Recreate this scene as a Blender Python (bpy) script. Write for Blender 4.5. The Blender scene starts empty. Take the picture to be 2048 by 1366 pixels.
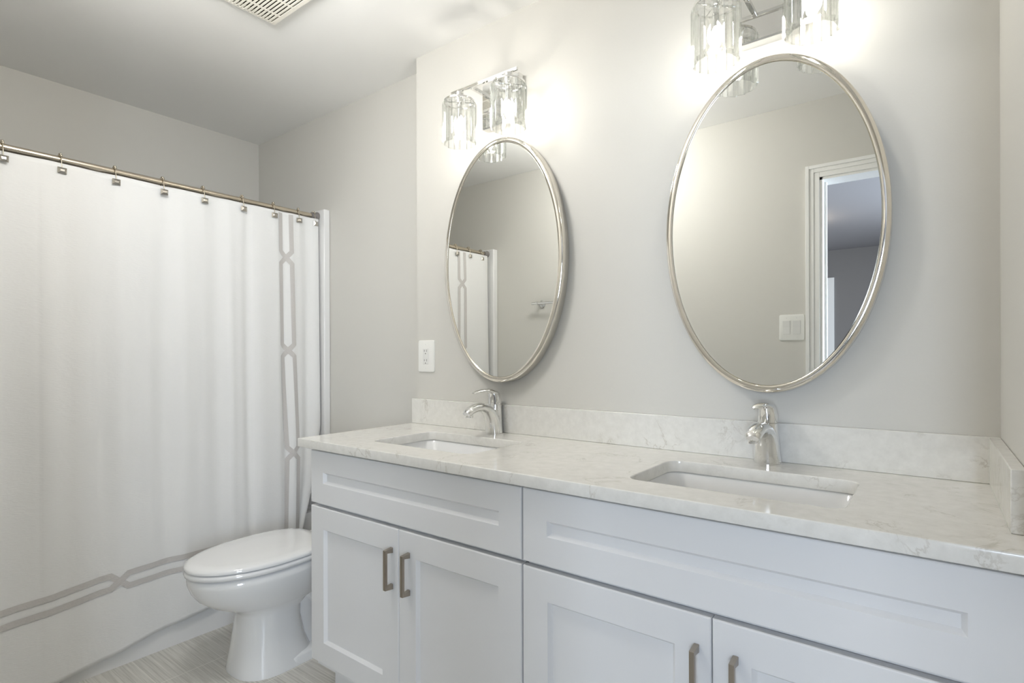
import bpy, bmesh, math, random
from mathutils import Vector, Matrix
random.seed(7)
PI = math.pi
scn = bpy.context.scene
col = scn.collection

# ------------------------------------------------------------------ camera
YAW, ROLL, HC, FPX = math.radians(37.3727), math.radians(-0.155), 1.1982, 1103.75
cam_d = bpy.data.cameras.new('camera')
cam = bpy.data.objects.new('camera', cam_d)
col.objects.link(cam)
cam_d.sensor_width = 36.0
cam_d.lens = 36.0 * FPX / 2048.0
cam_d.shift_y = (708.97 - 683.0) / 2048.0
cam_d.clip_start = 0.01
F = Vector((-math.sin(YAW), math.cos(YAW), 0)); R = Vector((math.cos(YAW), math.sin(YAW), 0)); U = Vector((0, 0, 1))
c_, s_ = math.cos(ROLL), math.sin(ROLL)
Rx = R * c_ + U * s_
Ux = U * c_ - R * s_
M = Matrix(((Rx.x, Ux.x, -F.x, 0), (Rx.y, Ux.y, -F.y, 0), (Rx.z, Ux.z, -F.z, HC), (0, 0, 0, 1)))
cam.matrix_world = M
scn.camera = cam

# ------------------------------------------------------------------ world, exposure, daylight
w = bpy.data.worlds.new('world'); scn.world = w
w.use_nodes = True
w.node_tree.nodes['Background'].inputs[0].default_value = (.75, .85, 1, 1)
w.node_tree.nodes['Background'].inputs[1].default_value = 1.0
scn.view_settings.view_transform = 'Standard'
scn.view_settings.look = 'None'
scn.view_settings.gamma = 1.0
scn.view_settings.exposure = 0.50
scn.view_settings.use_curve_mapping = False
scn.cycles.caustics_reflective = False
scn.cycles.caustics_refractive = False
scn.cycles.max_bounces = 16
scn.cycles.diffuse_bounces = 8
scn.cycles.glossy_bounces = 8
scn.cycles.transmission_bounces = 16
scn.cycles.transparent_max_bounces = 32
scn.cycles.sample_clamp_indirect = 6.0

BULB = 155.0          # emission strength of each lamp bulb
def area(name, loc, rot, sx, sy, power, colr, spread=180):
    l = bpy.data.lights.new(name, 'AREA'); l.shape = 'RECTANGLE'; l.size = sx; l.size_y = sy
    l.energy = power; l.color = colr; l.spread = math.radians(spread)
    o = bpy.data.objects.new(name, l); col.objects.link(o); o.location = loc; o.rotation_euler = rot
    return o
# daylight from two invented, unseen bedroom windows (behind the camera, beyond the doorway)
area('added_window_daylight_side', (2.36, -1.75, 1.42), (0, PI/2, 0), 1.5, 2.1, 100, (.74, .85, 1.0), 110)
area('added_window_daylight_rear', (1.2, -4.44, 1.42), (PI/2, 0, 0), 1.7, 1.4, 38, (.74, .85, 1.0), 100)

# ------------------------------------------------------------------ materials
def new_mat(name):
    m = bpy.data.materials.new(name); m.use_nodes = True
    nt = m.node_tree
    return m, nt, nt.nodes['Principled BSDF'], nt.nodes, nt.links
def pbr(name, rgb, rough=.5, metal=0.0, coat=0.0, spec=.5, bump=None, sheen=0.0):
    m, nt, b, N, L = new_mat(name)
    b.inputs['Base Color'].default_value = (*rgb, 1)
    b.inputs['Roughness'].default_value = rough
    b.inputs['Metallic'].default_value = metal
    b.inputs['Coat Weight'].default_value = coat
    b.inputs['Specular IOR Level'].default_value = spec
    b.inputs['Sheen Weight'].default_value = sheen
    if bump:
        sc, st, dist = bump
        tc = N.new('ShaderNodeTexCoord'); n = N.new('ShaderNodeTexNoise'); n.inputs['Scale'].default_value = sc
        n.inputs['Detail'].default_value = 3
        L.new(tc.outputs['Object'], n.inputs['Vector'])
        bp = N.new('ShaderNodeBump'); bp.inputs['Strength'].default_value = st; bp.inputs['Distance'].default_value = dist
        L.new(n.outputs['Fac'], bp.inputs['Height']); L.new(bp.outputs['Normal'], b.inputs['Normal'])
    return m
M_wall = pbr('greige_wall_paint', (.62, .608, .57), .62, bump=(220, .08, .002))
M_ceil = pbr('white_ceiling_paint', (.90, .898, .885), .8, bump=(160, .08, .002))
M_trim = pbr('white_trim_paint', (.86, .86, .845), .35)
M_bedwall = pbr('bedroom_grey_paint', (.22, .21, .205), .7)
M_bedceil = pbr('bedroom_ceiling_paint', (.31, .30, .31), .8)
M_carpet = pbr('bedroom_carpet', (.40, .37, .34), .95, bump=(400, .5, .01))
M_cab = pbr('white_cabinet_paint', (.74, .745, .755), .38)
M_cabin = pbr('cabinet_dark_gap', (.16, .15, .14), .7)
M_ceramic = pbr('white_ceramic', (.82, .825, .83), .09, coat=.6)
M_acrylic = pbr('white_acrylic', (.80, .80, .80), .16, coat=.3)
M_plastic = pbr('white_plastic', (.82, .82, .79), .3)
M_plastic2 = pbr('off_white_plastic', (.76, .76, .74), .35)
M_slot = pbr('dark_slot', (.05, .045, .04), .6)
M_chrome = pbr('polished_chrome', (.84, .84, .83), .045, 1.0)
M_nickel_frame = pbr('polished_nickel_frame', (.80, .765, .70), .09, 1.0)
M_nickel = pbr('satin_nickel', (.40, .355, .30), .32, 1.0)
M_rod = pbr('brushed_nickel_rod', (.62, .55, .45), .24, 1.0)
M_beads = pbr('nickel_beads', (.58, .53, .44), .15, 1.0)
M_button = pbr('pewter_button', (.55, .52, .47), .22, 1.0)
M_capgrey = pbr('grey_end_cap', (.20, .185, .18), .3)
M_mirror = pbr('mirror_glass', (.945, .955, .935), 0.0, 1.0)
M_plate = pbr('mirror_polished_steel', (.82, .82, .80), .03, 1.0)
M_ventp = pbr('ivory_vent_plastic', (.80, .775, .70), .45)
M_ventdark = pbr('dark_vent_cavity', (.035, .028, .02), .9)

def mat_quartz():
    m, nt, b, N, L = new_mat('speckled_quartz')
    tc = N.new('ShaderNodeTexCoord')
    n1 = N.new('ShaderNodeTexNoise'); n1.inputs['Scale'].default_value = 38; n1.inputs['Detail'].default_value = 6; n1.inputs['Roughness'].default_value = .65
    L.new(tc.outputs['Object'], n1.inputs['Vector'])
    r1 = N.new('ShaderNodeValToRGB')
    r1.color_ramp.elements[0].position = .32; r1.color_ramp.elements[0].color = (.69, .68, .645, 1)
    r1.color_ramp.elements[1].position = .68; r1.color_ramp.elements[1].color = (.77, .76, .725, 1)
    L.new(n1.outputs['Fac'], r1.inputs['Fac'])
    # thin broken veins
    n2 = N.new('ShaderNodeTexNoise'); n2.inputs['Scale'].default_value = 7; n2.inputs['Detail'].default_value = 8; n2.inputs['Roughness'].default_value = .62; n2.inputs['Distortion'].default_value = .6
    L.new(tc.outputs['Object'], n2.inputs['Vector'])
    sub = N.new('ShaderNodeMath'); sub.operation = 'SUBTRACT'; sub.inputs[1].default_value = .5
    ab = N.new('ShaderNodeMath'); ab.operation = 'ABSOLUTE'
    L.new(n2.outputs['Fac'], sub.inputs[0]); L.new(sub.outputs[0], ab.inputs[0])
    r2 = N.new('ShaderNodeValToRGB')
    r2.color_ramp.elements[0].position = 0.0; r2.color_ramp.elements[0].color = (1, 1, 1, 1)
    r2.color_ramp.elements[1].position = .016; r2.color_ramp.elements[1].color = (0, 0, 0, 1)
    L.new(ab.outputs[0], r2.inputs['Fac'])
    n3 = N.new('ShaderNodeTexNoise'); n3.inputs['Scale'].default_value = 9; n3.inputs['Detail'].default_value = 2
    L.new(tc.outputs['Object'], n3.inputs['Vector'])
    r3 = N.new('ShaderNodeValToRGB'); r3.color_ramp.elements[0].position = .50; r3.color_ramp.elements[1].position = .64
    L.new(n3.outputs['Fac'], r3.inputs['Fac'])
    mu = N.new('ShaderNodeMath'); mu.operation = 'MULTIPLY'
    L.new(r2.outputs['Color'], mu.inputs[0]); L.new(r3.outputs['Color'], mu.inputs[1])
    mu2 = N.new('ShaderNodeMath'); mu2.operation = 'MULTIPLY'; mu2.inputs[1].default_value = .42
    L.new(mu.outputs[0], mu2.inputs[0])
    mx = N.new('ShaderNodeMixRGB'); mx.inputs['Color2'].default_value = (.33, .29, .23, 1)
    L.new(mu2.outputs[0], mx.inputs['Fac']); L.new(r1.outputs['Color'], mx.inputs['Color1'])
    L.new(mx.outputs['Color'], b.inputs['Base Color'])
    b.inputs['Roughness'].default_value = .13
    return m
M_quartz = mat_quartz()

def mat_floor():
    m, nt, b, N, L = new_mat('linen_striped_tile')
    tc = N.new('ShaderNodeTexCoord')
    mp = N.new('ShaderNodeMapping'); mp.inputs['Scale'].default_value = (3.5, 170, 1)
    L.new(tc.outputs['Object'], mp.inputs['Vector'])
    n = N.new('ShaderNodeTexNoise'); n.inputs['Scale'].default_value = 1; n.inputs['Detail'].default_value = 4; n.inputs['Roughness'].default_value = .7
    L.new(mp.outputs['Vector'], n.inputs['Vector'])
    r = N.new('ShaderNodeValToRGB')
    r.color_ramp.elements[0].position = .33; r.color_ramp.elements[0].color = (.45, .435, .40, 1)
    r.color_ramp.elements[1].position = .66; r.color_ramp.elements[1].color = (.72, .705, .66, 1)
    L.new(n.outputs['Fac'], r.inputs['Fac'])
    br = N.new('ShaderNodeTexBrick')
    br.inputs['Color1'].default_value = (1, 1, 1, 1); br.inputs['Color2'].default_value = (.93, .93, .93, 1); br.inputs['Mortar'].default_value = (0, 0, 0, 1)
    br.inputs['Scale'].default_value = 1; br.inputs['Mortar Size'].default_value = .0016
    br.inputs['Brick Width'].default_value = .61; br.inputs['Row Height'].default_value = .303
    br.offset = .33
    mp2 = N.new('ShaderNodeMapping'); mp2.inputs['Rotation'].default_value = (0, 0, PI/2); mp2.inputs['Location'].default_value = (.0, .127, 0)
    L.new(tc.outputs['Object'], mp2.inputs['Vector']); L.new(mp2.outputs['Vector'], br.inputs['Vector'])
    mul = N.new('ShaderNodeMixRGB'); mul.blend_type = 'MULTIPLY'; mul.inputs['Fac'].default_value = 1
    L.new(r.outputs['Color'], mul.inputs['Color1']); L.new(br.outputs['Color'], mul.inputs['Color2'])
    mx = N.new('ShaderNodeMixRGB'); mx.inputs['Color2'].default_value = (.74, .72, .67, 1)
    L.new(br.outputs['Fac'], mx.inputs['Fac']); L.new(mul.outputs['Color'], mx.inputs['Color1'])
    L.new(mx.outputs['Color'], b.inputs['Base Color'])
    b.inputs['Roughness'].default_value = .38
    bp = N.new('ShaderNodeBump'); bp.inputs['Strength'].default_value = .25; bp.inputs['Distance'].default_value = .001
    L.new(n.outputs['Fac'], bp.inputs['Height']); L.new(bp.outputs['Normal'], b.inputs['Normal'])
    return m
M_floor = mat_floor()

def mat_fabric(name, rgb, sy, sz, st):
    m, nt, b, N, L = new_mat(name)
    b.inputs['Base Color'].default_value = (*rgb, 1)
    b.inputs['Roughness'].default_value = .9
    b.inputs['Specular IOR Level'].default_value = .2
    b.inputs['Sheen Weight'].default_value = .12
    tc = N.new('ShaderNodeTexCoord')
    mp = N.new('ShaderNodeMapping'); mp.inputs['Scale'].default_value = (1, sy, sz); mp.inputs['Rotation'].default_value = (.18, 0, 0)
    L.new(tc.outputs['Object'], mp.inputs['Vector'])
    n = N.new('ShaderNodeTexNoise'); n.inputs['Scale'].default_value = 1; n.inputs['Detail'].default_value = 3
    L.new(mp.outputs['Vector'], n.inputs['Vector'])
    n2 = N.new('ShaderNodeTexNoise'); n2.inputs['Scale'].default_value = 6; n2.inputs['Detail'].default_value = 3; n2.inputs['Distortion'].default_value = 1.2
    L.new(tc.outputs['Object'], n2.inputs['Vector'])
    ad = N.new('ShaderNodeMath'); ad.operation = 'MULTIPLY_ADD'; ad.inputs[1].default_value = 3.0
    L.new(n2.outputs['Fac'], ad.inputs[0]); L.new(n.outputs['Fac'], ad.inputs[2])
    bp = N.new('ShaderNodeBump'); bp.inputs['Strength'].default_value = st; bp.inputs['Distance'].default_value = .0016
    L.new(ad.outputs[0], bp.inputs['Height']); L.new(bp.outputs['Normal'], b.inputs['Normal'])
    return m
M_fabric = mat_fabric('white_woven_fabric', (.78, .78, .775), 60, 260, .45)
M_band = mat_fabric('taupe_band_fabric', (.555, .535, .52), 90, 160, .9)

def mat_crystal():
    m, nt, b, N, L = new_mat('clear_crystal')
    g = N.new('ShaderNodeBsdfGlass'); g.inputs['IOR'].default_value = 1.5; g.inputs['Roughness'].default_value = 0; g.inputs['Color'].default_value = (.98, .985, .98, 1)
    t = N.new('ShaderNodeBsdfTransparent'); t.inputs['Color'].default_value = (.97, .975, .97, 1)
    mx = N.new('ShaderNodeMixShader'); mx.inputs[0].default_value = .70
    L.new(g.outputs[0], mx.inputs[1]); L.new(t.outputs[0], mx.inputs[2])
    L.new(mx.outputs[0], N['Material Output'].inputs['Surface'])
    return m
M_crystal = mat_crystal()

def mat_emit(name, rgb, st):
    m, nt, b, N, L = new_mat(name)
    e = N.new('ShaderNodeEmission'); e.inputs[0].default_value = (*rgb, 1); e.inputs[1].default_value = st
    L.new(e.outputs[0], N['Material Output'].inputs['Surface'])
    return m
M_bulb = mat_emit('lit_bulb', (1.0, .95, .87), BULB)
M_bedlamp = mat_emit('lit_bedroom_lamp', (1.0, .85, .66), 26.0)
M_filllamp = mat_emit('added_bathroom_fill_lamp', (1.0, .985, .955), 29.0)  # glow of the added globe that fills the bathroom with light
M_glass = mat_crystal(); M_glass.name = 'added_window_glass'

# ------------------------------------------------------------------ mesh helpers
def origin(o):
    v = Vector((0, 0, 0))
    while o is not None:
        v += o.location; o = o.parent
    return v
class MB:
    def __init__(s): s.v = []; s.f = []
    def add(s, vs, fs):
        b = len(s.v); s.v += [tuple(p) for p in vs]; s.f += [tuple(i + b for i in f) for f in fs]; return s
    def box(s, x0, x1, y0, y1, z0, z1):
        return s.add([(x0, y0, z0), (x1, y0, z0), (x1, y1, z0), (x0, y1, z0), (x0, y0, z1), (x1, y0, z1), (x1, y1, z1), (x0, y1, z1)],
                     [(0, 3, 2, 1), (4, 5, 6, 7), (0, 1, 5, 4), (1, 2, 6, 5), (2, 3, 7, 6), (3, 0, 4, 7)])
    def loft(s, loops, cap0=True, cap1=True, closed=False):
        n = len(loops[0]); vs = [p for l in loops for p in l]; fs = []
        m = len(loops)
        for k in range(m if closed else m - 1):
            a = k * n; b = ((k + 1) % m) * n
            for i in range(n):
                j = (i + 1) % n
                fs.append((a + i, a + j, b + j, b + i))
        if not closed:
            if cap0: fs.append(tuple(range(n - 1, -1, -1)))
            if cap1: fs.append(tuple((m - 1) * n + i for i in range(n)))
        return s.add(vs, fs)
    def tube(s, pts, rad, n=12, flat=None):
        pts = [Vector(p) for p in pts]; loops = []
        up = None
        for i, p in enumerate(pts):
            t = (pts[min(i + 1, len(pts) - 1)] - pts[max(i - 1, 0)]).normalized()
            if up is None:
                a = Vector((1, 0, 0)) if abs(t.x) < .9 else Vector((0, 0, 1))
                up = t.cross(a).normalized()
            up = (up - t * up.dot(t)).normalized(); sd = t.cross(up)
            r = rad[i] if isinstance(rad, (list, tuple)) else rad
            ru, rs = r if isinstance(r, tuple) else (r, r)
            loops.append([p + up * (ru * math.cos(2*PI*k/n)) + sd * (rs * math.sin(2*PI*k/n)) for k in range(n)])
        return s.loft(loops)
    def lathe(s, prof, c=(0, 0, 0), axis='z', n=24):
        loops = []
        for r, h in prof:
            l = []
            for k in range(n):
                a = 2*PI*k/n; u, v = r*math.cos(a), r*math.sin(a)
                l.append({'z': (c[0]+u, c[1]+v, c[2]+h), 'y': (c[0]+u, c[1]+h, c[2]+v), 'x': (c[0]+h, c[1]+u, c[2]+v)}[axis])
            loops.append(l)
        return s.loft(loops)
    def ball(s, c, r, n=8, m=6):
        return s.lathe([(max(r*math.sin(PI*k/m), 1e-5), -r*math.cos(PI*k/m)) for k in range(m+1)], c, 'z', n)
    def build(s, name, mat, parent=None, smooth=35, bevel=0, seg=2, loc=None):
        me = bpy.data.meshes.new(name)
        o = bpy.data.objects.new(name, me); col.objects.link(o)
        if parent is not None: o.parent = parent
        if loc is not None: o.location = loc
        off = origin(o)
        me.from_pydata([tuple(Vector(p) - off) for p in s.v], [], s.f)
        bm = bmesh.new(); bm.from_mesh(me)
        bmesh.ops.recalc_face_normals(bm, faces=bm.faces[:])
        bm.to_mesh(me); bm.free()
        if bevel:
            b = o.modifiers.new('bevel', 'BEVEL'); b.width = bevel; b.segments = seg; b.limit_method = 'ANGLE'; b.angle_limit = math.radians(40)
        if smooth:
            me.polygons.foreach_set('use_smooth', [True] * len(me.polygons))
            me.set_sharp_from_angle(angle=math.radians(smooth))
        me.materials.append(mat)
        return o
def tag(o, label=None, cat=None, group=None, kind=None):
    if label: o['label'] = label
    if cat: o['category'] = cat
    if group: o['group'] = group
    if kind: o['kind'] = kind
    return o
def thing(name, label, cat, loc=(0, 0, 0), group=None):
    o = bpy.data.objects.new(name, None); col.objects.link(o); o.location = loc; o.empty_display_size = .05
    return tag(o, label, cat, group)
def struct(name, mb, mat, **k):
    return tag(mb.build(name, mat, **k), kind='structure')
def copy_tree(o, parent=None):
    c = o.copy(); col.objects.link(c); c.parent = parent
    for ch in list(o.children): copy_tree(ch, c)
    return c
def rrect(cx, cy, hx, hy, r, z, k=6):
    pts = []
    for qx, qy, a0 in ((1, 1, 0), (-1, 1, PI/2), (-1, -1, PI), (1, -1, 3*PI/2)):
        for i in range(k + 1):
            a = a0 + PI/2*i/k
            pts.append((cx + qx*(hx-r) + r*math.cos(a), cy + qy*(hy-r) + r*math.sin(a), z))
    return pts

# ------------------------------------------------------------------ room shell
YV, YT, XC, XL, XR, YW, HT = 1.5976, 1.6846, -1.7205, -3.166, .1158, .06, 2.44
DX0, DX1, DH = -.440, .36, 2.058  # right side of the opening is unseen, invented to let daylight in
struct('floor', MB().box(-3.4, .75, -.06, 2.0, -.12, 0), M_floor)
struct('ceiling', MB().box(-3.4, .75, -.06, 2.0, HT, HT+.12), M_ceil)
struct('wall_vanity', MB().box(XC, .75, YV, 2.0, 0, HT), M_wall)
struct('wall_toilet', MB().box(-3.4, XC, YT, 2.0, 0, HT), M_wall)
struct('wall_left', MB().box(-3.4, XL, -.06, YT, 0, HT), M_wall)
struct('wall_right', MB().box(XR, XR+.12, 1.02, YV, 0, HT), M_wall)
struct('wall_far_right', MB().box(.62, .75, -.06, YV, 0, HT), M_wall)
struct('wall_door', MB().box(XL, DX0, -.06, YW, 0, HT).box(DX1, .62, -.06, YW, 0, HT).box(DX0, DX1, -.06, YW, DH, HT), M_wall)
# door casing and jamb
def casing(y, s, name):
    mb = MB()
    for d0, d1, t in ((.0, .024, .008), (.024, .044, .012), (.044, .060, .018)):
        y0, y1 = sorted((y, y + s*t))
        mb.box(DX0-d1, DX0-d0, y0, y1, 0, DH+d1)
        mb.box(DX1+d0, DX1+d1, y0, y1, 0, DH+d1)
        mb.box(DX0-d0, DX1+d0, y0, y1, DH+d0, DH+d1)
    return struct(name, mb, M_trim, bevel=.0015)
casing(YW, 1, 'trim_1')
casing(-.06, -1, 'trim_2')
struct('trim_3', MB().box(DX0, DX0+.012, -.06, YW, 0, DH).box(DX1-.012, DX1, -.06, YW, 0, DH).box(DX0, DX1, -.06, YW, DH-.012, DH)
       .box(DX0+.012, DX0+.022, -.02, .0, 0, DH-.012), M_trim)
struct('baseboard_toilet', MB().box(-2.44, XC, YT-.014, YT, 0, .10), M_trim, bevel=.003)
struct('baseboard_door', MB().box(-2.44, DX0-.060, YW, YW+.014, 0, .10), M_trim, bevel=.003)

# ------------------------------------------------------------------ bedroom beyond the doorway (seen in the mirror)
struct('wall_bedroom_rear', MB().box(-3.6, 2.6, -4.62, -4.5, 0, HT), M_bedwall)
struct('wall_bedroom_left', MB().box(-3.6, -3.48, -4.5, -.06, 0, HT), M_bedwall)
struct('wall_bedroom_right', MB().box(2.4, 2.52, -4.5, -.06, 0, HT), M_bedwall)
struct('wall_bedroom_door', MB().box(-3.48, -3.4, -.18, -.06, 0, HT).box(.75, 2.4, -.18, -.06, 0, HT), M_bedwall)
struct('floor_bedroom', MB().box(-3.6, 2.6, -4.62, -.06, -.12, 0), M_carpet)
struct('ceiling_bedroom', MB().box(-3.6, 2.6, -4.62, -.06, HT, HT+.12), M_bedceil)
def added_window(name, mb_frame, mb_pane):  # unseen windows, added as a source for the doorway daylight
    f = struct(name, mb_frame, M_trim)
    mb_pane.build('pane', M_glass, f)
wf = MB()
for a, b, z0, z1 in ((-2.88, -2.80, .60, 2.24), (-.70, -.62, .60, 2.24), (-2.80, -.70, .60, .67), (-2.80, -.70, 2.17, 2.24), (-1.77, -1.73, .67, 2.17)):
    wf.box(2.375, 2.4, a, b, z0, z1)
added_window('added_window_1', wf, MB().box(2.396, 2.399, -2.8, -.7, .67, 2.17))
wf = MB()
for a, b, z0, z1 in ((.27, .35, .65, 2.2), (2.05, 2.13, .65, 2.2), (.35, 2.05, .65, .72), (.35, 2.05, 2.13, 2.2), (1.18, 1.22, .72, 2.13)):
    wf.box(a, b, -4.5, -4.475, z0, z1)
added_window('added_window_2', wf, MB().box(.35, 2.05, -4.499, -4.496, .72, 2.13))
# closed bedroom door with its casing on the rear wall
d2 = struct('door_1', MB().box(-1.90, -1.10, -4.5, -4.47, .01, 2.03), M_trim, bevel=.003)
MB().box(-1.98, -1.90, -4.5, -4.478, 0, 2.11).box(-1.10, -.945, -4.5, -4.478, 0, 2.11).box(-1.90, -1.10, -4.5, -4.478, 2.03, 2.11).build('door_frame', M_trim, d2)
MB().lathe([(.012, 0), (.012, .03), (.028, .035), (.028, .05), (.01, .058)], (-1.17, -4.47, .98), 'y', 16).build('door_knob', M_nickel, d2)
bl = thing('unseen_ceiling_lamp', 'round glowing flush lamp on the bedroom ceiling beyond the doorway', 'lamp', (-1.05, -2.6, HT))
MB().lathe([(.17, 0), (.17, -.02), (.155, -.025)], (-1.05, -2.6, HT), 'z', 32).build('lamp_base', M_nickel, bl)
MB().lathe([(.15, -.022), (.148, -.05), (.12, -.085), (.06, -.105), (.002, -.11)], (-1.05, -2.6, HT), 'z', 32).build('lamp_shade', M_bedlamp, bl)

# ------------------------------------------------------------------ countertop (curve fill with holes), splashes, sinks
SINKS = ((-1.267, 1.308), (-.345, 1.302))
SHX, SHY = .215, .138
def slab_with_holes(name, rect, holes, z0, z1, mat, bev=.003):
    cu = bpy.data.curves.new(name, 'CURVE'); cu.dimensions = '2D'; cu.fill_mode = 'BOTH'
    cu.extrude = (z1 - z0)/2 - bev; cu.bevel_depth = bev; cu.bevel_resolution = 2
    x0, x1, y0, y1 = rect
    def sp(pts):
        s = cu.splines.new('POLY'); s.points.add(len(pts)-1); s.use_cyclic_u = True
        for p, q in zip(s.points, pts): p.co = (q[0], q[1], 0, 1)
    sp([(x0+bev, y0+bev), (x1-bev, y0+bev), (x1-bev, y1-bev), (x0+bev, y1-bev)])
    for h in holes: sp([(p[0], p[1]) for p in h][::-1])
    tmp = bpy.data.objects.new(name + '_tmp', cu); col.objects.link(tmp)
    bpy.context.view_layer.update()
    me = bpy.data.meshes.new_from_object(tmp.evaluated_get(bpy.context.evaluated_depsgraph_get()))
    bpy.data.objects.remove(tmp); bpy.data.curves.remove(cu)
    for v in me.vertices: v.co.z += (z0 + z1)/2
    me.name = name
    me.materials.clear(); me.materials.append(mat)
    me.polygons.foreach_set('use_smooth', [True]*len(me.polygons)); me.set_sharp_from_angle(angle=math.radians(35))
    o = bpy.data.objects.new(name, me); col.objects.link(o)
    return o
ct = slab_with_holes('countertop', (-1.7322, XR-.001, 1.0564, YV-.001), [rrect(cx, cy, SHX+.003, SHY+.003, .034, 0, 8) for cx, cy in SINKS], .884, .914, M_quartz)
tag(ct, 'long speckled pale quartz countertop with two rectangular basin cutouts', 'countertop')
tag(MB().box(-1.7322, XR-.001, 1.5774, YV-.0005, .9142, 1.0157).build('backsplash', M_quartz, bevel=.0015),
    'long low quartz backsplash strip standing behind both faucets', 'backsplash')
tag(MB().box(.0958, XR-.0005, 1.165, 1.5770, .9142, 1.0157).build('side_splash', M_quartz, bevel=.0015),
    'short quartz side splash against the right wall at the counter end', 'backsplash')

def make_sink(cx, cy, label):
    t = thing('undermount_sink', label, 'sink', (cx, cy, .76), 'undermount basins in the countertop')
    sec = [rrect(cx, cy, SHX+.03, SHY+.03, .05, .8835), rrect(cx, cy, SHX+.008, SHY+.008, .04, .8835), rrect(cx, cy, SHX+.004, SHY+.004, .04, .880),
           rrect(cx, cy, SHX-.002, SHY-.002, .045, .83), rrect(cx, cy, SHX-.012, SHY-.012, .05, .79), rrect(cx, cy, SHX-.035, SHY-.03, .05, .770),
           rrect(cx, cy, SHX-.08, SHY-.06, .04, .763), rrect(cx, cy, .03, .03, .029, .760),
           ]
    out = [rrect(cx, cy, .03, .03, .029, .745), rrect(cx, cy, SHX-.04, SHY-.04, .05, .752), rrect(cx, cy, SHX+.008, SHY+.008, .05, .80), rrect(cx, cy, SHX+.012, SHY+.012, .05, .87), rrect(cx, cy, SHX+.03, SHY+.03, .05, .872)]
    MB().loft(sec + out, closed=True).build('basin', M_ceramic, t, smooth=50)
    MB().lathe([(.0005, .7595), (.029, .7595), (.032, .7625), (.034, .7615), (.034, .756), (.0005, .750)], (cx, cy, 0), 'z', 24).build('drain', M_chrome, t)
    return t
make_sink(*SINKS[0], 'white basin sunk in the counter below the left faucet, nearer the toilet')
make_sink(*SINKS[1], 'white basin sunk in the counter below the right faucet and larger-looking mirror')

# ------------------------------------------------------------------ faucets
def make_faucet(cx, label):
    cy, z = 1.552, .9142
    t = thing('single_lever_faucet', label, 'faucet', (cx, cy, z), 'chrome single lever faucets')
    def ell(a, b, y, zz, n=28): return [(cx + a*math.cos(2*PI*k/n), y + b*math.sin(2*PI*k/n), z + zz) for k in range(n)]
    # flared foot and rear column
    MB().loft([ell(.034, .030, cy, 0), ell(.034, .030, cy, .004), ell(.0325, .0285, cy, .012), ell(.030, .0265, cy+.001, .04), ell(.0265, .025, cy+.003, .075), ell(.0245, .0245, cy+.004, .104)]).build('body', M_chrome, t, smooth=60)
    path = [(cx, cy-.002, z+.003), (cx, cy-.006, z+.030), (cx, cy-.014, z+.055), (cx, cy-.028, z+.076), (cx, cy-.050, z+.0915), (cx, cy-.078, z+.0985), (cx, cy-.106, z+.0975), (cx, cy-.130, z+.0915), (cx, cy-.146, z+.084), (cx, cy-.152, z+.080)]
    rad = [(.031, .0325), (.0285, .031), (.0255, .0292), (.0215, .0275), (.0180, .0255), (.0155, .0235), (.0145, .0220), (.0138, .0208), (.0125, .0190), (.009, .015)]
    sp = MB().tube(path, rad, 20).build('spout', M_chrome, t, smooth=60)
    MB().lathe([(.0118, .090), (.0138, .084), (.0138, .0695), (.0125, .067), (.0105, .067), (.009, .0685)], (cx, cy-.1365, z), 'z', 20).build('aerator', M_chrome, sp)
    # lever: domed cap sweeping forward to a flat lip
    hd = MB().loft([ell(.0245, .0245, cy+.004, .1055), ell(.0248, .0248, cy+.004, .118), ell(.0240, .0242, cy+.003, .130), ell(.0215, .022, cy-.001, .142), ell(.016, .0175, cy-.007, .151), ell(.008, .010, cy-.013, .1555)])
    hd.build('handle_cap', M_chrome, t, smooth=60)
    lv = [(cx, cy+.012, z+.137), (cx, cy-.008, z+.1475), (cx, cy-.032, z+.1535), (cx, cy-.060, z+.1555), (cx, cy-.088, z+.1545), (cx, cy-.108, z+.151), (cx, cy-.114, z+.149)]
    MB().tube(lv, [(.008, .019), (.0085, .0215), (.0075, .020), (.0055, .017), (.0042, .014), (.0034, .0115), (.002, .007)], 18).build('lever', M_chrome, t, smooth=60)
    return t
make_faucet(-1.267, 'chrome lever faucet behind the left basin, under the left oval mirror')
make_faucet(-.346, 'chrome lever faucet behind the right basin, under the right oval mirror')

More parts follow.
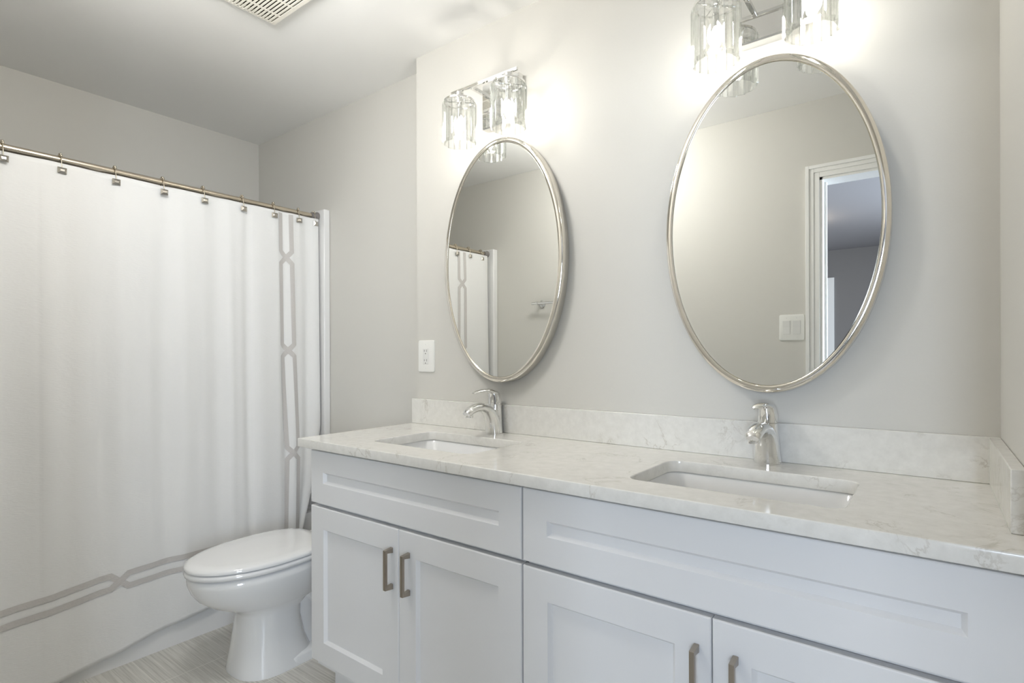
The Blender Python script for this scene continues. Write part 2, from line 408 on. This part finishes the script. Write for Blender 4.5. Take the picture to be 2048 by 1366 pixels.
# ------------------------------------------------------------------ vanity cabinets
YC = 1.083
def shaker(mb, x0, x1, z0, z1, st, y0=YC, th=.02, rec=.0095, bev=.0065, eb=.003):
    def rc(i, y): return [(x0+i, y, z0+i), (x1-i, y, z0+i), (x1-i, y, z1-i), (x0+i, y, z1-i)]
    return mb.loft([rc(0, y0+th), rc(0, y0+eb), rc(eb*.35, y0+eb*.3), rc(eb, y0), rc(st, y0), rc(st+bev, y0+rec), rc(st+bev+.0012, y0+rec+.0012)])
def make_handle(x, z, parent):
    h, hb, w = .062, .0585, .0052
    ys = YC
    prof = [(0, h), (-.030, hb), (-.030, -hb), (0, -h), (0, -h+.0165), (-.0215, -hb+.0095), (-.0215, hb-.0095), (0, h-.0165)]
    loops = [[(x + s*w, ys + p[0], z + p[1]) for p in prof] for s in (-1, 1)]
    # triangulate-safe: build as three convex prisms sharing faces
    mb = MB()
    P = prof
    for quad in ((0, 1, 6, 7), (1, 2, 5, 6), (2, 3, 4, 5)):
        mb.loft([[loops[0][i] for i in quad], [loops[1][i] for i in quad]])
    o = mb.build('handle', M_nickel, parent, smooth=0)
    me = o.data; bm = bmesh.new(); bm.from_mesh(me); bmesh.ops.remove_doubles(bm, verts=bm.verts[:], dist=1e-5)
    inner = [f for f in bm.faces if all(len(e.link_faces) > 2 for e in f.edges if True) and len([e for e in f.edges if len(e.link_faces) > 2]) == 4]
    bmesh.ops.delete(bm, geom=inner, context='FACES'); bmesh.ops.recalc_face_normals(bm, faces=bm.faces[:])
    bm.to_mesh(me); bm.free()
    b = o.modifiers.new('bevel', 'BEVEL'); b.width = .0009; b.segments = 2; b.limit_method = 'ANGLE'
    return o
def make_cabinet(x0, x1, label, hx):
    t = thing('vanity_cabinet', label, 'cabinet', ((x0+x1)/2, 1.33, 0), 'white shaker vanity base cabinets')
    a, b, f, k = x0+.002, x1-.002, YC+.024, YV-.003
    (MB().box(a, a+.018, f, k, .135, .8835).box(b-.018, b, f, k, .135, .8835).box(a+.018, b-.018, f, k, .135, .153).box(a+.018, b-.018, k-.008, k, .153, .8835)
     .box(a+.018, b-.018, f, f+.019, .153, .18).box(a+.018, b-.018, f, f+.019, .68, .705).box(a+.018, b-.018, f, f+.019, .862, .8835)
     .box(a+.018, b-.018, f, f+.005, .705, .862)).build('carcass', M_cab, t)
    MB().box(x0+.004, x1-.004, 1.175, 1.19, 0, .135).build('toe_kick', M_cab, t)
    g = .0022
    shaker(MB(), x0, x1, .697, .8745, .070).build('drawer_front', M_cab, t, smooth=20)
    xm = (x0+x1)/2
    for a, b, h in ((x0, xm-g/2, xm-.029), (xm+g/2, x1, xm+.045)):
        d = shaker(MB(), a, b, .162, .686, .072).build('door', M_cab, t, smooth=20)
        make_handle(h, .5665, d)
    return t
make_cabinet(-1.695, -.801, 'white two-door vanity cabinet under the left basin, beside the toilet', 0)
make_cabinet(-.796, .1105, 'white two-door vanity cabinet under the right basin, against the right wall', 0)

# ------------------------------------------------------------------ oval mirrors
def make_mirror(cx, cz, label):
    t = thing('oval_mirror', label, 'mirror', (cx, YV, cz), 'oval nickel framed mirrors')
    A, B, n = .2725, .4415, 128
    def ring(inset, y):
        out = []
        for k in range(n):
            a = 2*PI*k/n; x, z = A*math.cos(a), B*math.sin(a)
            nx, nz = math.cos(a)/A, math.sin(a)/B; l = math.hypot(nx, nz)
            out.append((cx + x - inset*nx/l, y, cz + z - inset*nz/l))
        return out
    prof = [(.002, YV-.0005), (0, YV-.006), (0, YV-.037), (.0008, YV-.0405), (.0026, YV-.0425), (.010, YV-.0442), (.0160, YV-.0446), (.0174, YV-.0438), (.0181, YV-.0415), (.0182, YV-.030), (.0182, YV-.0005)]
    MB().loft([ring(i, y) for i, y in prof], closed=True).build('frame', M_nickel_frame, t, smooth=50)
    MB().loft([ring(.0182, YV-.030), ring(.0182, YV-.0385), ring(.0200, YV-.0410)], cap1=True).build('mirror_glass', M_mirror, t, smooth=10)
    return t
make_mirror(-1.2465, 1.539, 'oval nickel-framed mirror over the left faucet, nearer the shower curtain')
make_mirror(-.3485, 1.5375, 'oval nickel-framed mirror over the right faucet, reflecting the doorway')

# ------------------------------------------------------------------ vanity lights
def make_light(cx, label, cat='lamp'):
    yp, ys = YV-.036, 1.47
    zb = 2.150
    t = thing('vanity_light', label, 'lamp', (cx, YV, 2.115), 'two-shade crystal vanity lights')
    # back box with a thin raised rim
    def rc(hx, z0, z1, y): return [(cx-hx, y, z0), (cx+hx, y, z0), (cx+hx, y, z1), (cx-hx, y, z1)]
    MB().loft([rc(.084, 2.031, 2.197, YV-.0005), rc(.084, 2.031, 2.197, yp+.004), rc(.080, 2.035, 2.193, yp), rc(.078, 2.037, 2.191, yp)]).build('backplate', M_plate, t, smooth=20)
    MB().box(cx-.150, cx+.150, ys-.005, ys+.005, zb-.005, zb+.005).build('crossbar', M_chrome, t, bevel=.001)
    for s in (-1, 1):
        MB().box(cx+s*.058-.006, cx+s*.058+.006, ys+.005, yp+.001, zb-.006, zb+.006).build('arm', M_chrome, t, bevel=.001)
    for s in (-1, 1):
        sx = cx + s*.112
        # shade holder: cup, hub ring and spokes
        sh = MB().lathe([(.012, 2.146), (.016, 2.143), (.016, 2.104), (.012, 2.102)], (sx, ys, 0), 'z', 20)
        for k in range(4):
            a = PI/4 + k*PI/2
            sh.tube([(sx, ys, 2.109), (sx + .054*math.cos(a), ys + .054*math.sin(a), 2.109)], .003, 8)
        ringp = [(.052, 2.106), (.056, 2.106), (.056, 2.112), (.052, 2.112)]
        sh.loft([[(sx + r*math.cos(2*PI*k/40), ys + r*math.sin(2*PI*k/40), z) for k in range(40)] for r, z in ringp], closed=True)
        so = sh.build('shade_holder', M_chrome, t, smooth=40)
        NC = 14
        for k in range(NC):
            a = 2*PI*(k + .5)/NC
            ca, sa = math.cos(a), math.sin(a)
            def pt(r, u, z): return (sx + r*ca - u*sa, ys + r*sa + u*ca, z)
            # flat-faced prism with chamfered long edges and sloped ends
            sect = [(.0500, -.0115), (.0500, .0115), (.0560, .0122), (.0625, .0062), (.0625, -.0062), (.0560, -.0122)]
            def lp(z, zo): return [pt(r, u, z + (zo if r > .06 else 0)) for r, u in sect]
            MB().loft([lp(1.957, .006), lp(1.960, .007), lp(2.101, -.007), lp(2.104, -.006)]).build('crystal', M_crystal, so, smooth=0)
        MB().lathe([(.0085, 2.102), (.0085, 2.052), (.006, 2.050)], (sx, ys, 0), 'z', 16).build('bulb_socket', M_chrome, t)
        MB().lathe([(.004, 2.050), (.0075, 2.046), (.0125, 2.034), (.0140, 2.020), (.0125, 2.006), (.007, 1.996), (.002, 1.9945)], (sx, ys, 0), 'z', 16).build('bulb', M_bulb, t)
    return t
make_light(-1.2465, 'lit two-shade crystal lamp above the left oval mirror')
make_light(-.3385, 'lit two-shade crystal lamp above the right oval mirror, cut by the photo top')

# ------------------------------------------------------------------ wall outlet and light switch
t = thing('wall_outlet', 'white double electrical outlet on the wall left of the left mirror', 'outlet', (-1.662, YV, 1.192))
def plate(mb, cx, cz, hx, hz, y, s, th, r=.008):
    lo = []
    for i, yy in ((0, y), (0, y+s*th*.5), (.0015, y+s*th*.85), (.004, y+s*th)):
        lo.append([(px, yy, pz) for px, pz, _ in rrect(cx, cz, hx-i, hz-i, r, 0, 5)])
    return mb.loft(lo)
plate(MB(), -1.662, 1.192, .0465, .0655, YV, -1, .006).build('cover_plate', M_plastic, t, smooth=30)
rc = plate(MB(), -1.662, 1.192, .0168, .0335, YV-.0055, -1, .003, .002).build('receptacle', M_plastic2, t, smooth=30)
for dz in (-.0195, .0195):
    sl = MB()
    for dx, hz in ((-.0062, .0040), (.0062, .0048)):
        sl.box(-1.662+dx-.0011, -1.662+dx+.0011, YV-.0088, YV-.0070, 1.192+dz+.003-hz, 1.192+dz+.003+hz)
    sl.lathe([(.0024, -.0088), (.0024, -.0070)], (-1.662, YV, 1.192+dz-.0088), 'y', 10)
    sl.build('slots', M_slot, rc)
for dz in (-.0485, .0485):
    MB().lathe([(.0001, -.0068), (.003, -.0066), (.003, -.005)], (-1.662, YV, 1.192+dz), 'y', 12).build('screw', M_plastic2, t)
t = thing('light_switch', 'white double rocker light switch beside the door casing, seen in the mirror', 'switch', (-.565, YW, 1.33))
plate(MB(), -.565, 1.33, .0575, .0645, YW, 1, .006).build('cover_plate', M_plastic, t, smooth=30)
for dx in (-.023, .023):
    mb = MB()
    x0, x1 = -.565+dx-.0165, -.565+dx+.0165
    mb.loft([[(x0, YW+.005, 1.2965), (x0, YW+.0075, 1.2965), (x0, YW+.0085, 1.331), (x0, YW+.0115, 1.3635), (x0, YW+.005, 1.3635)],
             [(x1, YW+.005, 1.2965), (x1, YW+.0075, 1.2965), (x1, YW+.0085, 1.331), (x1, YW+.0115, 1.3635), (x1, YW+.005, 1.3635)]])
    mb.build('rocker', M_plastic2, t, smooth=0, bevel=.0006)
    for dz in (-.048, .048):
        MB().lathe([(.003, .005), (.003, .0066), (.0001, .0068)], (-.565+dx, YW, 1.33+dz), 'y', 12).build('screw', M_plastic2, t)

# ------------------------------------------------------------------ towel bar on the door wall
t = thing('towel_bar', 'chrome towel bar on the wall opposite the left mirror, seen reflected', 'towel bar', (-1.77, YW, 1.535))
MB().lathe([(.004, -.352), (.0095, -.349), (.0095, .349), (.004, .352)], (-1.77, YW+.058, 1.535), 'x', 18).build('bar', M_chrome, t)
for s in (-1, 1):
    x = -1.77 + s*.305
    p = MB().lathe([(.010, .014), (.009, .03), (.0115, .05), (.0125, .058), (.010, .068), (.003, .0715)], (x, YW, 1.535), 'y', 20).build('post', M_chrome, t)
    MB().lathe([(.026, 0), (.026, .004), (.021, .010), (.012, .016)], (x, YW, 1.535), 'y', 24).build('flange', M_chrome, p)

# ------------------------------------------------------------------ added globe lamp for fill light, unseen above the frame
LX, LY = -1.45, .65
bl = thing('unseen_ceiling_lamp', 'added white fill-light globe under the bathroom ceiling, unseen above the frame', 'lamp', (LX, LY, HT))
MB().lathe([(.07, 0), (.07, -.012), (.06, -.022), (.012, -.024), (.012, -.032), (.045, -.034), (.045, -.048), (.02, -.05)], (LX, LY, HT), 'z', 32).build('lamp_base', M_nickel, bl)
MB().lathe([(max(.002, .125*math.sin(PI*k/14)), -.158 + .115*math.cos(PI*k/14)) for k in range(1, 15)], (LX, LY, HT), 'z', 40).build('fill_lamp_globe', M_filllamp, bl)

# ------------------------------------------------------------------ exhaust vent on the ceiling
VX, VY = -1.945, 1.10
t = thing('exhaust_vent', 'ivory slotted exhaust fan grille on the ceiling above the toilet', 'vent', (VX+.16, VY-.15, HT))
gx1, gy0 = VX+.33, VY-.30
MB().box(VX-.012, gx1+.012, gy0-.012, VY+.012, HT-.003, HT-.0003).build('mounting_flange', M_ceil, t)
fr = MB()
zt, zl = HT-.003, HT-.020
fr.loft([[(VX, gy0, zt), (gx1, gy0, zt), (gx1, VY, zt), (VX, VY, zt)], [(VX+.008, gy0+.008, zl), (gx1-.008, gy0+.008, zl), (gx1-.008, VY-.008, zl), (VX+.008, VY-.008, zl)],
         [(VX+.016, gy0+.016, zl), (gx1-.016, gy0+.016, zl), (gx1-.016, VY-.016, zl), (VX+.016, VY-.016, zl)], [(VX+.016, gy0+.016, zt), (gx1-.016, gy0+.016, zt), (gx1-.016, VY-.016, zt), (VX+.016, VY-.016, zt)]], closed=True)
y = VY-.016
k = 0
while y > gy0+.016:
    fr.box(VX+.014, gx1-.014, y-.0066, y, zl, zl+.0025); y -= .0128
for xr in (VX+.066, VX+.150, VX+.234):
    fr.box(xr, xr+.008, gy0+.014, VY-.014, zl+.0002, zl+.0026)
y = VY-.0145
while y > gy0+.01:
    fr.ball((VX+.0045, y, zl+.006), .0038, 8, 6); y -= .0128
fr.build('grille', M_ventp, t, smooth=30)
MB().box(VX+.017, gx1-.017, gy0+.017, VY-.017, zt-.002, zt-.0005).build('fan_cavity', M_ventdark, t)

# ------------------------------------------------------------------ bathtub and surround
TX = -2.4957
t = thing('bathtub', 'white acrylic alcove bathtub with its front hidden behind the curtain', 'bathtub', (-2.83, .87, 0))
def trc(x0, x1, y0, y1, z, r=.0): return [(x0, y0, z), (x1, y0, z), (x1, y1, z), (x0, y1, z)]
Y0, Y1 = .062, 1.683
cxT, cyT = (XL+TX)/2, (Y0+Y1)/2
hxT, hyT = (TX-XL)/2 - .001, (Y1-Y0)/2
MB().loft([rrect(cxT, cyT, hxT, hyT, .004, 0), rrect(cxT, cyT, hxT, hyT, .004, .085), rrect(cxT-.004, cyT, hxT-.004, hyT, .004, .105), rrect(cxT-.004, cyT, hxT-.004, hyT, .004, .365), rrect(cxT, cyT, hxT, hyT, .004, .385), rrect(cxT, cyT, hxT-.002, hyT-.001, .006, .405), rrect(cxT, cyT, hxT-.07, hyT-.08, .09, .407), rrect(cxT, cyT, hxT-.085, hyT-.10, .09, .39), rrect(cxT, cyT, hxT-.12, hyT-.16, .10, .13), rrect(cxT, cyT, hxT-.17, hyT-.22, .09, .10)]).build('tub_shell', M_acrylic, t, smooth=40)
MB().lathe([(.0005, .002), (.025, .002), (.028, 0), (.028, -.004)], (cxT, 1.35, .1005), 'z', 20).build('drain', M_chrome, t)
t = thing('shower_surround', 'white shower wall panels lining the tub alcove, edge beside the rod end', 'shower panel', (-2.83, .87, .41))
MB().box(XL+.001, -2.458, 1.649, YT-.001, .409, 1.94).build('end_panel', M_acrylic, t, bevel=.004)
MB().box(XL+.001, -2.458, YW+.001, .107, .409, 1.94).build('end_panel', M_acrylic, t, bevel=.004)
MB().box(XL+.001, XL+.02, .108, 1.648, .409, 1.94).build('back_panel', M_acrylic, t, bevel=.003)
MB().box(-2.4945, -2.458, 1.649, YT-.001, .0, .409).build('corner_strip', M_acrylic, t, bevel=.003)
MB().box(-2.4945, -2.458, YW+.001, .107, .0, .409).build('corner_strip', M_acrylic, t, bevel=.003)

# ------------------------------------------------------------------ curtain rod
RX, RZ = -2.516, 1.9085
t = thing('shower_rod', 'brushed nickel shower curtain rod spanning the tub alcove', 'curtain rod', (RX, .88, RZ))
MB().lathe([(.0125, .118), (.0125, .95), (.0112, .951), (.0112, 1.64)], (RX, 0, RZ), 'y', 24).build('rod', M_rod, t)
for y0, s in ((1.6485, -1), (.1075, 1)):
    MB().lathe([(.0225, 0), (.0235, s*.004), (.0215, s*.010), (.0175, s*.020), (.0165, s*.036), (.0120, s*.038)], (RX, y0, RZ), 'y', 24).build('end_cap', M_capgrey, t)

# ------------------------------------------------------------------ shower curtain
CT = 1.891
RINGS = (.185, .311, .439, .596, .763, .929, 1.087, 1.256, 1.407, 1.539, 1.622)
def interp(tab, v):
    if v <= tab[0][0]: return tab[0][1]
    for (a, b), (c, d) in zip(tab, tab[1:]):
        if v <= c:
            u = (v-a)/(c-a)
            return b + (d-b)*u
    return tab[-1][1]
def yedge(z): return interp([(.05, 1.515), (.33, 1.535), (.57, 1.60), (.84, 1.640), (1.9, 1.640)], z)
def zbot(y): return interp([(.1, .02), (.43, .02), (.744, .056), (.876, .085), (1.086, .108), (1.3, .12), (1.66, .12)], y)
FOLD = [(.12, 0), (.53, 2), (.755, 4), (.975, 6), (1.18, 8), (1.30, 10), (1.42, 11), (1.54, 13), (1.70, 15)]
def lin(tab, v):
    for (a, b), (c, d) in zip(tab, tab[1:]):
        if v <= c: return b + (d-b)*(v-a)/(c-a)
    return tab[-1][1]
def cx(y, z):
    dn = max(0.0, (CT - z)/1.85)
    p = lin(FOLD, y)*PI
    a = .0035 + .0065*min(1, dn*2.2)
    a *= 1 + .5*max(0.0, min(1.0, (1.15-y)/.25))
    a *= 1 - .8*max(0.0, min(1.0, (dn-.55)/.42))
    f = a*(math.sin(p) + .38*math.sin(2*p + .6))
    if dn < .12:
        # sag between the rings at the hem
        ph = 0
        for r0, r1 in zip(RINGS, RINGS[1:]):
            if r0 <= y <= r1: ph = math.sin(PI*(y-r0)/(r1-r0))
        f -= .006*ph*(1-dn/.12)
    return -2.4985 + .024*dn**1.1 + f + .0025*math.sin(3.1*z + 5*y)
t = thing('shower_curtain', 'white shower curtain with a taupe lattice border hanging in front of the tub', 'curtain', (-2.49, .9, .1))
NY, NZ = 300, 110
vs = []; fs = []
for j in range(NZ+1):
    for i in range(NY+1):
        y = .128 + (1.66-.128)*i/NY
        zb = zbot(y); 
        top = CT
        for r0, r1 in zip(RINGS, RINGS[1:]):
            if r0 <= y <= r1: top = CT + .002 * math.sin(PI*(y-r0)/(r1-r0))
        z = top + (zb-top)*j/NZ
        e = yedge(z)
        if y > 1.50: y2 = 1.50 + (y-1.50)*(e-1.50)/.16
        else: y2 = y
        vs.append((cx(y2 if y2 > y else y, z), y2, z))
for j in range(NZ):
    for i in range(NY):
        a = j*(NY+1)+i; fs.append((a, a+1, a+NY+2, a+NY+1))
cu = MB().add(vs, fs).build('curtain_cloth', M_fabric, t, smooth=80)
so = cu.modifiers.new('solidify', 'SOLIDIFY'); so.thickness = .0012; so.offset = -1
def surf_x(y, z):
    if y > 1.50:
        e = yedge(z); yy = 1.50 + (y-1.50)*.16/max(e-1.50, .01)
        return cx(max(y, min(yy, 1.66)), z)
    return cx(y, z)
def ribbon(mb, path, wd=.0215, lift=.0016):
    # path in (y, z); sampled finely and mitred
    pts = []
    for (a, b), (c, d) in zip(path, path[1:]):
        n = max(1, int(math.hypot(c-a, d-b)/.010))
        for i in range(n): pts.append((a+(c-a)*i/n, b+(d-b)*i/n))
    pts.append(path[-1])
    L, C, Rr = [], [], []
    for i, p in enumerate(pts):
        q0 = pts[max(i-1, 0)]; q1 = pts[min(i+1, len(pts)-1)]
        d0 = Vector((p[0]-q0[0], p[1]-q0[1])); d1 = Vector((q1[0]-p[0], q1[1]-p[1]))
        if d0.length < 1e-9: d0 = d1
        if d1.length < 1e-9: d1 = d0
        d0.normalize(); d1.normalize()
        n0 = Vector((-d0.y, d0.x)); n1 = Vector((-d1.y, d1.x)); nm = (n0+n1).normalized()
        k = wd/2/max(.35, nm.dot(n0))
        for lst, s in ((L, 1), (C, 0), (Rr, -1)):
            yy, zz = p[0]+nm.x*k*s, p[1]+nm.y*k*s
            lst.append((surf_x(yy, zz)+lift, yy, zz))
    n = len(pts)
    mb.add(L + C + Rr, [(i, i+1, n+i+1, n+i) for i in range(n-1)] + [(n+i, n+i+1, 2*n+i+1, 2*n+i) for i in range(n-1)])
def vband(yc, s):
    H = .0265
    cr = (1.672, 1.221, .722)
    out = []
    for sg in (1, -1):
        path = [(yc(1.88)+sg*H, 1.885)]
        cur = sg
        for zc in cr:
            path += [(yc(zc+.03)+cur*H, zc+.03), (yc(zc-.03)-cur*H, zc-.03)]; cur = -cur
        end = .357 if cur*s > 0 else .309     # outer stripe meets the lower stripe
        path.append((yc(.34)+cur*H, .309 if cur*s > 0 else .357))
        out.append(path)
    return out
def zc_h(y): return interp([(.1, .300), (.43, .308), (.71, .334), (1.0, .339), (1.5, .333)], y)
ycR = lambda z: interp([(.33, 1.478), (.722, 1.490), (1.221, 1.472), (1.672, 1.465), (1.9, 1.464)], z)
ycL = lambda z: .387
mb = MB()
for i, p in enumerate(vband(ycR, 1)): ribbon(mb, p, lift=.0016+.0004*i)
for i, p in enumerate(vband(ycL, -1)): ribbon(mb, p, lift=.0016+.0004*i)
for i, sg in enumerate((1, -1)):
    cur = sg
    path = [(.387 - .0265*(1 if sg < 0 else -1), zc_h(.387)+sg*.0245)]
    y = .42
    for yc in (.766, 1.236):
        while y < yc-.06: path.append((y, zc_h(y)+cur*.0245)); y += .06
        path += [(yc-.028, zc_h(yc)+cur*.0245), (yc+.028, zc_h(yc)-cur*.0245)]; cur = -cur; y = yc+.07
    path += [(1.36, zc_h(1.36)+cur*.0245), (1.478 - cur*.0265, zc_h(1.478)+cur*.0245)]
    ribbon(mb, path, lift=.0020+.0004*i)
bd = mb.build('border_trim', M_band, t, smooth=80)
tag(bd, 'taupe lattice border')
so = bd.modifiers.new('solidify', 'SOLIDIFY'); so.thickness = .0006; so.offset = 1
so = bd.modifiers.new('edges', 'EDGE_SPLIT'); so.split_angle = math.radians(40)

# ------------------------------------------------------------------ curtain rings with square buttons
RL = ['hidden at the near end of the rod', 'near the door wall, seen only reflected']
ring_labels = [
    'beaded curtain ring closest to the door wall, visible only in the mirror',
    'beaded curtain ring next to the door wall end, visible only in the mirror',
    'beaded curtain ring with a square button at the left photo edge',
    'beaded curtain ring with a square button, second from the left photo edge',
    'beaded curtain ring with a square button, third from the left photo edge',
    'beaded curtain ring with a square button, fourth from the left photo edge',
    'beaded curtain ring with a square button, fifth from the left photo edge',
    'beaded curtain ring with a square button, third left of the border stripes',
    'beaded curtain ring with a square button just left of the vertical taupe border',
    'beaded curtain ring with a tilted button just right of the vertical taupe border',
    'beaded curtain ring with a square button touching the grey rod end cap']
ring_labels[7] = 'beaded curtain ring with a square button, second left of the vertical taupe border'
def make_ring():
    t = thing('curtain_ring', 'ring', 'curtain ring', (RX, 0, RZ), 'beaded rings on the shower rod')
    # wire: over the rod and down to the button
    pts = []
    for k in range(25):
        a = math.radians(-70 + 320*k/24)
        pts.append((RX + .0165*math.cos(a) + .002, 0, RZ - .004 + .0225*math.sin(a)))
    pts = [(RX+.0245, 0, 1.866), (RX+.0235, 0, 1.876), (RX+.0205, 0, 1.893)] + pts[6:]
    MB().tube(pts, .0017, 8).build('wire', M_beads, t, smooth=60)
    bd = MB()
    for k in range(5):
        a = math.radians(38 + 27*k)
        bd.ball((RX + .0175*math.cos(a) + .002, 0, RZ - .004 + .0240*math.sin(a)), .0046, 10, 8)
    bd.build('roller_beads', M_beads, t, smooth=60)
    bx = RX + .0265
    h, k = .0135, .0110
    def sq(x, i): return [(x, -h+i, 1.8645-k+i), (x, h-i, 1.8645-k+i), (x, h-i, 1.8645+k-i), (x, -h+i, 1.8645+k-i)]
    MB().loft([sq(bx-.003, 0), sq(bx, 0), sq(bx+.0055, .0065), sq(bx+.006, .0075)]).build('button', M_button, t, smooth=0)
    return t
ring0 = make_ring()
tilts = [0, 0, 0, -.06, .03, -.04, .02, -.03, .25, .55, -.1]
for i, y in enumerate(RINGS):
    o = ring0 if i == 0 else copy_tree(ring0)
    o.location = (RX, y, RZ)
    o.rotation_euler = (0, 0, -tilts[i]*.5)
    o['label'] = ring_labels[i]

# ------------------------------------------------------------------ toilet
TXC = -2.088
t = thing('toilet', 'white two-piece toilet with closed lid between the tub and the vanity', 'toilet', (TXC, 1.25, 0))
def egg(cy, hw, lf, lb, z, nb=2.0, nf=2.0, n=56):
    out = []
    for k in range(n):
        a = 2*PI*k/n; c, s = math.cos(a), math.sin(a)
        e = nb if s > 0 else nf
        x = hw*math.copysign(abs(c)**(2/e), c); y = (lb if s > 0 else lf)*math.copysign(abs(s)**(2/e), s)
        out.append((TXC + x, cy + y, z))
    return out
bowl = MB()
# front foot rising into the bowl
bowl.loft([egg(1.15, .138, .150, .15, 0, 3, 2.5), egg(1.15, .138, .150, .15, .006, 3, 2.5), egg(1.15, .134, .147, .145, .02, 3, 2.5), egg(1.15, .122, .136, .115, .09, 3, 2.5), egg(1.15, .111, .125, .10, .17, 3, 2.4), egg(1.15, .108, .121, .105, .215, 2.8, 2.3),
           egg(1.15, .112, .136, .15, .238, 2.5, 2.2), egg(1.15, .127, .176, .22, .256, 2.3, 2.1), egg(1.145, .146, .217, .25, .280, 2.3, 2.05), egg(1.14, .164, .252, .26, .312, 2.3, 2.0), egg(1.135, .176, .270, .26, .345, 2.3, 2.0), egg(1.13, .182, .276, .26, .375, 2.4, 2.0), egg(1.13, .183, .277, .26, .396, 2.4, 2.0), egg(1.13, .176, .270, .255, .401, 2.4, 2.0)])
# rear base flange, trapway body and deck
bowl.loft([rrect(TXC, 1.38, .136, .22, .03, 0), rrect(TXC, 1.38, .136, .22, .03, .03), rrect(TXC, 1.38, .126, .21, .03, .042)])
bowl.loft([rrect(TXC, 1.40, .080, .19, .03, .04), rrect(TXC, 1.40, .074, .20, .03, .20), rrect(TXC, 1.42, .10, .20, .03, .31), rrect(TXC, 1.44, .15, .21, .04, .37), rrect(TXC, 1.45, .16, .21, .04, .404)])
for s in (-1, 1):
    x = TXC + s*.058
    bowl.tube([(x, 1.26, .27), (x, 1.34, .20), (x, 1.40, .155), (x, 1.47, .17), (x, 1.53, .23), (x, 1.58, .32)], [.038, .044, .046, .044, .042, .04], 14)
    bowl.tube([(x-s*.005, 1.30, .08), (x-s*.005, 1.40, .085), (x-s*.005, 1.52, .07)], [.03, .04, .03], 12)
bowl.build('bowl', M_ceramic, t, smooth=60)
MB().loft([egg(1.125, .179, .272, .235, .4065, 3, 2), egg(1.125, .186, .279, .24, .4095, 3, 2), egg(1.125, .188, .281, .24, .418, 3, 2), egg(1.125, .185, .278, .24, .4255, 3, 2), egg(1.125, .178, .270, .235, .4275, 3, 2)]).build('seat', M_ceramic, t, smooth=60)
MB().loft([egg(1.125, .178, .270, .225, .430, 3, 2), egg(1.125, .187, .280, .235, .432, 3, 2), egg(1.125, .188, .281, .236, .438, 3, 2), egg(1.125, .184, .277, .232, .4445, 3, 2), egg(1.125, .174, .266, .222, .449, 3, 2), egg(1.125, .150, .235, .19, .4525, 3, 2), egg(1.125, .08, .13, .10, .455, 3, 2), egg(1.125, .01, .02, .02, .4555, 3, 2)]).build('lid', M_ceramic, t, smooth=60)
for s in (-1, 1):
    MB().lathe([(.007, -.022), (.009, -.018), (.009, .018), (.007, .022)], (TXC+s*.075, 1.368, .4145), 'x', 16).build('hinge', M_ceramic, t, smooth=50)
tk = MB().loft([rrect(TXC, 1.585, .170, .080, .03, .404), rrect(TXC, 1.585, .182, .088, .03, .44), rrect(TXC, 1.585, .192, .092, .03, .74)]).build('tank', M_ceramic, t, smooth=50)
MB().loft([rrect(TXC, 1.583, .192, .092, .02, .741), rrect(TXC, 1.583, .197, .097, .03, .745), rrect(TXC, 1.583, .197, .097, .03, .764), rrect(TXC, 1.583, .188, .088, .03, .772)]).build('tank_lid', M_ceramic, t, smooth=50)
MB().lathe([(.011, 0), (.011, -.008), (.006, -.012)], (TXC-.14, 1.4925, .70), 'y', 14).tube([(TXC-.14, 1.484, .70), (TXC-.10, 1.481, .697), (TXC-.075, 1.482, .694)], [.005, .0045, .006], 10).build('flush_lever', M_chrome, tk, smooth=50)
